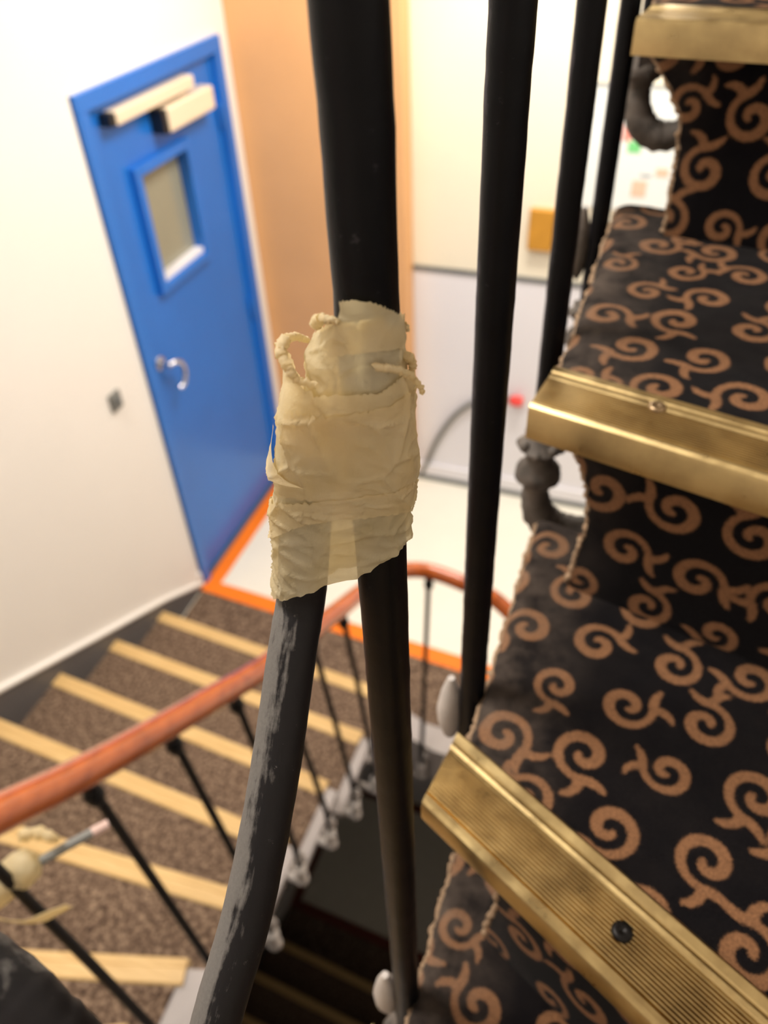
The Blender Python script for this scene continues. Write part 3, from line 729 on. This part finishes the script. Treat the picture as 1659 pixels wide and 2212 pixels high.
def sleeve_point(cs, sn, z, lay, upper=False):
    if upper:
        L = float(np.interp(z, [2.605, 2.6315, 2.6367, 2.643, 2.652], [-.0195, -.0172, -.0160, -.0122, -.0090])); Rr = float(np.interp(z, [2.6, 2.63, 2.65], [.0094, .0092, .0087])); bb = .0093
    else:
        L = float(np.interp(z, zl, sl)); Rr = float(np.interp(z, zr, sr)); bb = .0100 + .0022 * max(0, min(1, (2.575 - z) / .025))
    c = (L + Rr) / 2; a = (Rr - L) / 2
    e = .62
    s = c + (a + lay) * math.copysign(abs(cs) ** e, cs); t = (bb + lay) * math.copysign(abs(sn) ** (.8), sn) 
    p = CB + rh * s + fh * t; p.z = z
    nrm = (rh * cs + fh * sn).normalized()
    return p, nrm
def sleeve(name, bot, top, lay, parent, ph0=0, ph1=2 * math.pi, nu=170, nv=80, upper=False, rag=.0006, amp=1.0):
    vs = []; fs = []; full = abs(ph1 - ph0 - 2 * math.pi) < 1e-6
    for i in range(nu):
        ph = ph0 + (ph1 - ph0) * (i / nu if full else i / (nu - 1)); cs, sn = math.cos(ph), math.sin(ph)
        b = float(np.interp(cs, [q[0] for q in bot], [q[1] for q in bot])); t = float(np.interp(cs, [q[0] for q in top], [q[1] for q in top]))
        sh = .0095 * -sn; b += sh * (CZ - b) / .175; t += sh * (CZ - t) / .175      # wound a little higher on one face
        b += rag * noise.noise((cs * 14, sn * 14, 3 + lay * 900)); t += rag * 1.6 * noise.noise((cs * 30, sn * 30, 8 + lay * 900)) + rag * noise.noise((cs * 90, sn * 90, lay * 900))
        for j in range(nv):
            v = j / (nv - 1); z = b + (t - b) * v
            p, nr = sleeve_point(cs, sn, z, lay, upper)
            p = p + nr * (crease((p.x, p.y, p.z)) * amp)
            vs.append(tuple(p))
    for i in range(nu if full else nu - 1):
        i2 = (i + 1) % nu
        for j in range(nv - 1): fs.append((i * nv + j, i2 * nv + j, i2 * nv + j + 1, i * nv + j + 1))
    m = MB(); m.add(vs, fs); o = m.build(name, M['tape'], parent, 80)
    return o
tw = thing('masking_tape_wrap', 'crumpled cream masking tape wrap binding the bent bar to the black baluster', 'tape')
sleeve('wrap', [(-1, 2.548), (-.68, 2.5472), (-.25, 2.550), (.38, 2.561), (1, 2.572)], [(-1, 2.6395), (-.75, 2.631), (-.3, 2.624), (.3, 2.6236), (1, 2.631)], .0004, tw)
sleeve('upper_wrap', [(-1, 2.612), (1, 2.612)], [(-1, 2.642), (-.5, 2.6445), (.2, 2.6448), (1, 2.6425)], -.0003, tw, upper=True, nv=50, rag=.0009)
sleeve('torn_strip', [(-1, 2.634), (1, 2.637)], [(-1, 2.6510), (-.1, 2.6500), (1, 2.6456)], .0002, tw, ph0=-math.pi * .66, ph1=math.pi * .55, upper=True, nu=90, nv=26, rag=.0006, amp=.5)
sleeve('band', [(-1, 2.5735), (-.2, 2.580), (.4, 2.5815), (1, 2.5835)], [(-1, 2.588), (-.3, 2.5875), (.4, 2.5905), (1, 2.594)], .0011, tw, nu=150, nv=26, rag=.0007)
sleeve('band', [(-1, 2.5905), (0, 2.588), (1, 2.5905)], [(-1, 2.621), (-.2, 2.6175), (.5, 2.620), (1, 2.626)], .0008, tw, ph0=-math.pi * .80, ph1=math.pi * .4, nu=130, nv=40, rag=.0009)
# pointed flap on the outer side
vs = []; fs = []; nn = 26
for i in range(nn):
    for j in range(nn):
        u, v = i / (nn - 1), j / (nn - 1)
        ph = -math.pi * (1.06 - .46 * u); ztop = 2.6145 - .020 * u; zbot = 2.600 - .0062 * u
        z = zbot + (ztop - zbot) * v * (1 - .93 * u ** 1.3)
        z += .0095 * -math.sin(ph) * (CZ - z) / .175
        p, nr = sleeve_point(math.cos(ph), math.sin(ph), z, .0016 + .0012 * (1 - u) * (1 - v))
        vs.append(tuple(p + nr * crease((p.x, p.y, p.z)) * .6))
for i in range(nn - 1):
    for j in range(nn - 1): fs.append((i * nn + j, (i + 1) * nn + j, (i + 1) * nn + j + 1, i * nn + j + 1))
m = MB(); m.add(vs, fs); m.build('pointed_flap', M['tape'], tw, 80)
# rolled torn edges
def roll(name, pts, r0, r1, seed=0):
    p = smooth_path([tuple(CB + rh * s + fh * t + Vector((0, 0, z - t * (CZ - z) / .175))) for s, t, z in pts], 10); n = len(p)
    m = MB(); rr = [(r0 + (r1 - r0) * i / (n - 1)) * (1 + .45 * noise.noise((i * .7, seed, 2))) for i in range(n)]
    m.tube([q + Vector((noise.noise((i * .5, seed, 1)), noise.noise((i * .5, seed, 6)), noise.noise((i * .5, seed, 9)))) * .0006 for i, q in enumerate(p)], rr, 10, jit=.18); return m.build(name, M['tape'], tw, 70)
roll('rolled_edge', [(-.0205, -.002, 2.6405), (-.0215, -.006, 2.637), (-.0195, -.0095, 2.632), (-.0175, -.0105, 2.6285), (-.013, -.0112, 2.6265)], .0016, .0009, 1)
roll('rolled_edge', [(-.0208, 0, 2.6405), (-.0185, .004, 2.6410), (-.0160, .006, 2.6400)], .0012, .0008, 2)
roll('rolled_edge', [(-.0125, -.003, 2.6440), (-.0110, -.0065, 2.6455), (-.0085, -.0088, 2.6452), (-.0065, -.0096, 2.6447)], .0015, .0007, 3)
roll('twisted_end', [(.0015, -.0108, 2.6315), (.006, -.0108, 2.6308), (.0098, -.008, 2.6288), (.0118, -.006, 2.6265), (.0134, -.005, 2.6232)], .0010, .0007, 4)
roll('twisted_end', [(.0096, -.003, 2.6345), (.0108, -.0015, 2.6325), (.0105, -.002, 2.629)], .0012, .0008, 5)
roll('twisted_end', [(.0092, -.001, 2.6435), (.0098, .0, 2.6415)], .0008, .0005, 6)
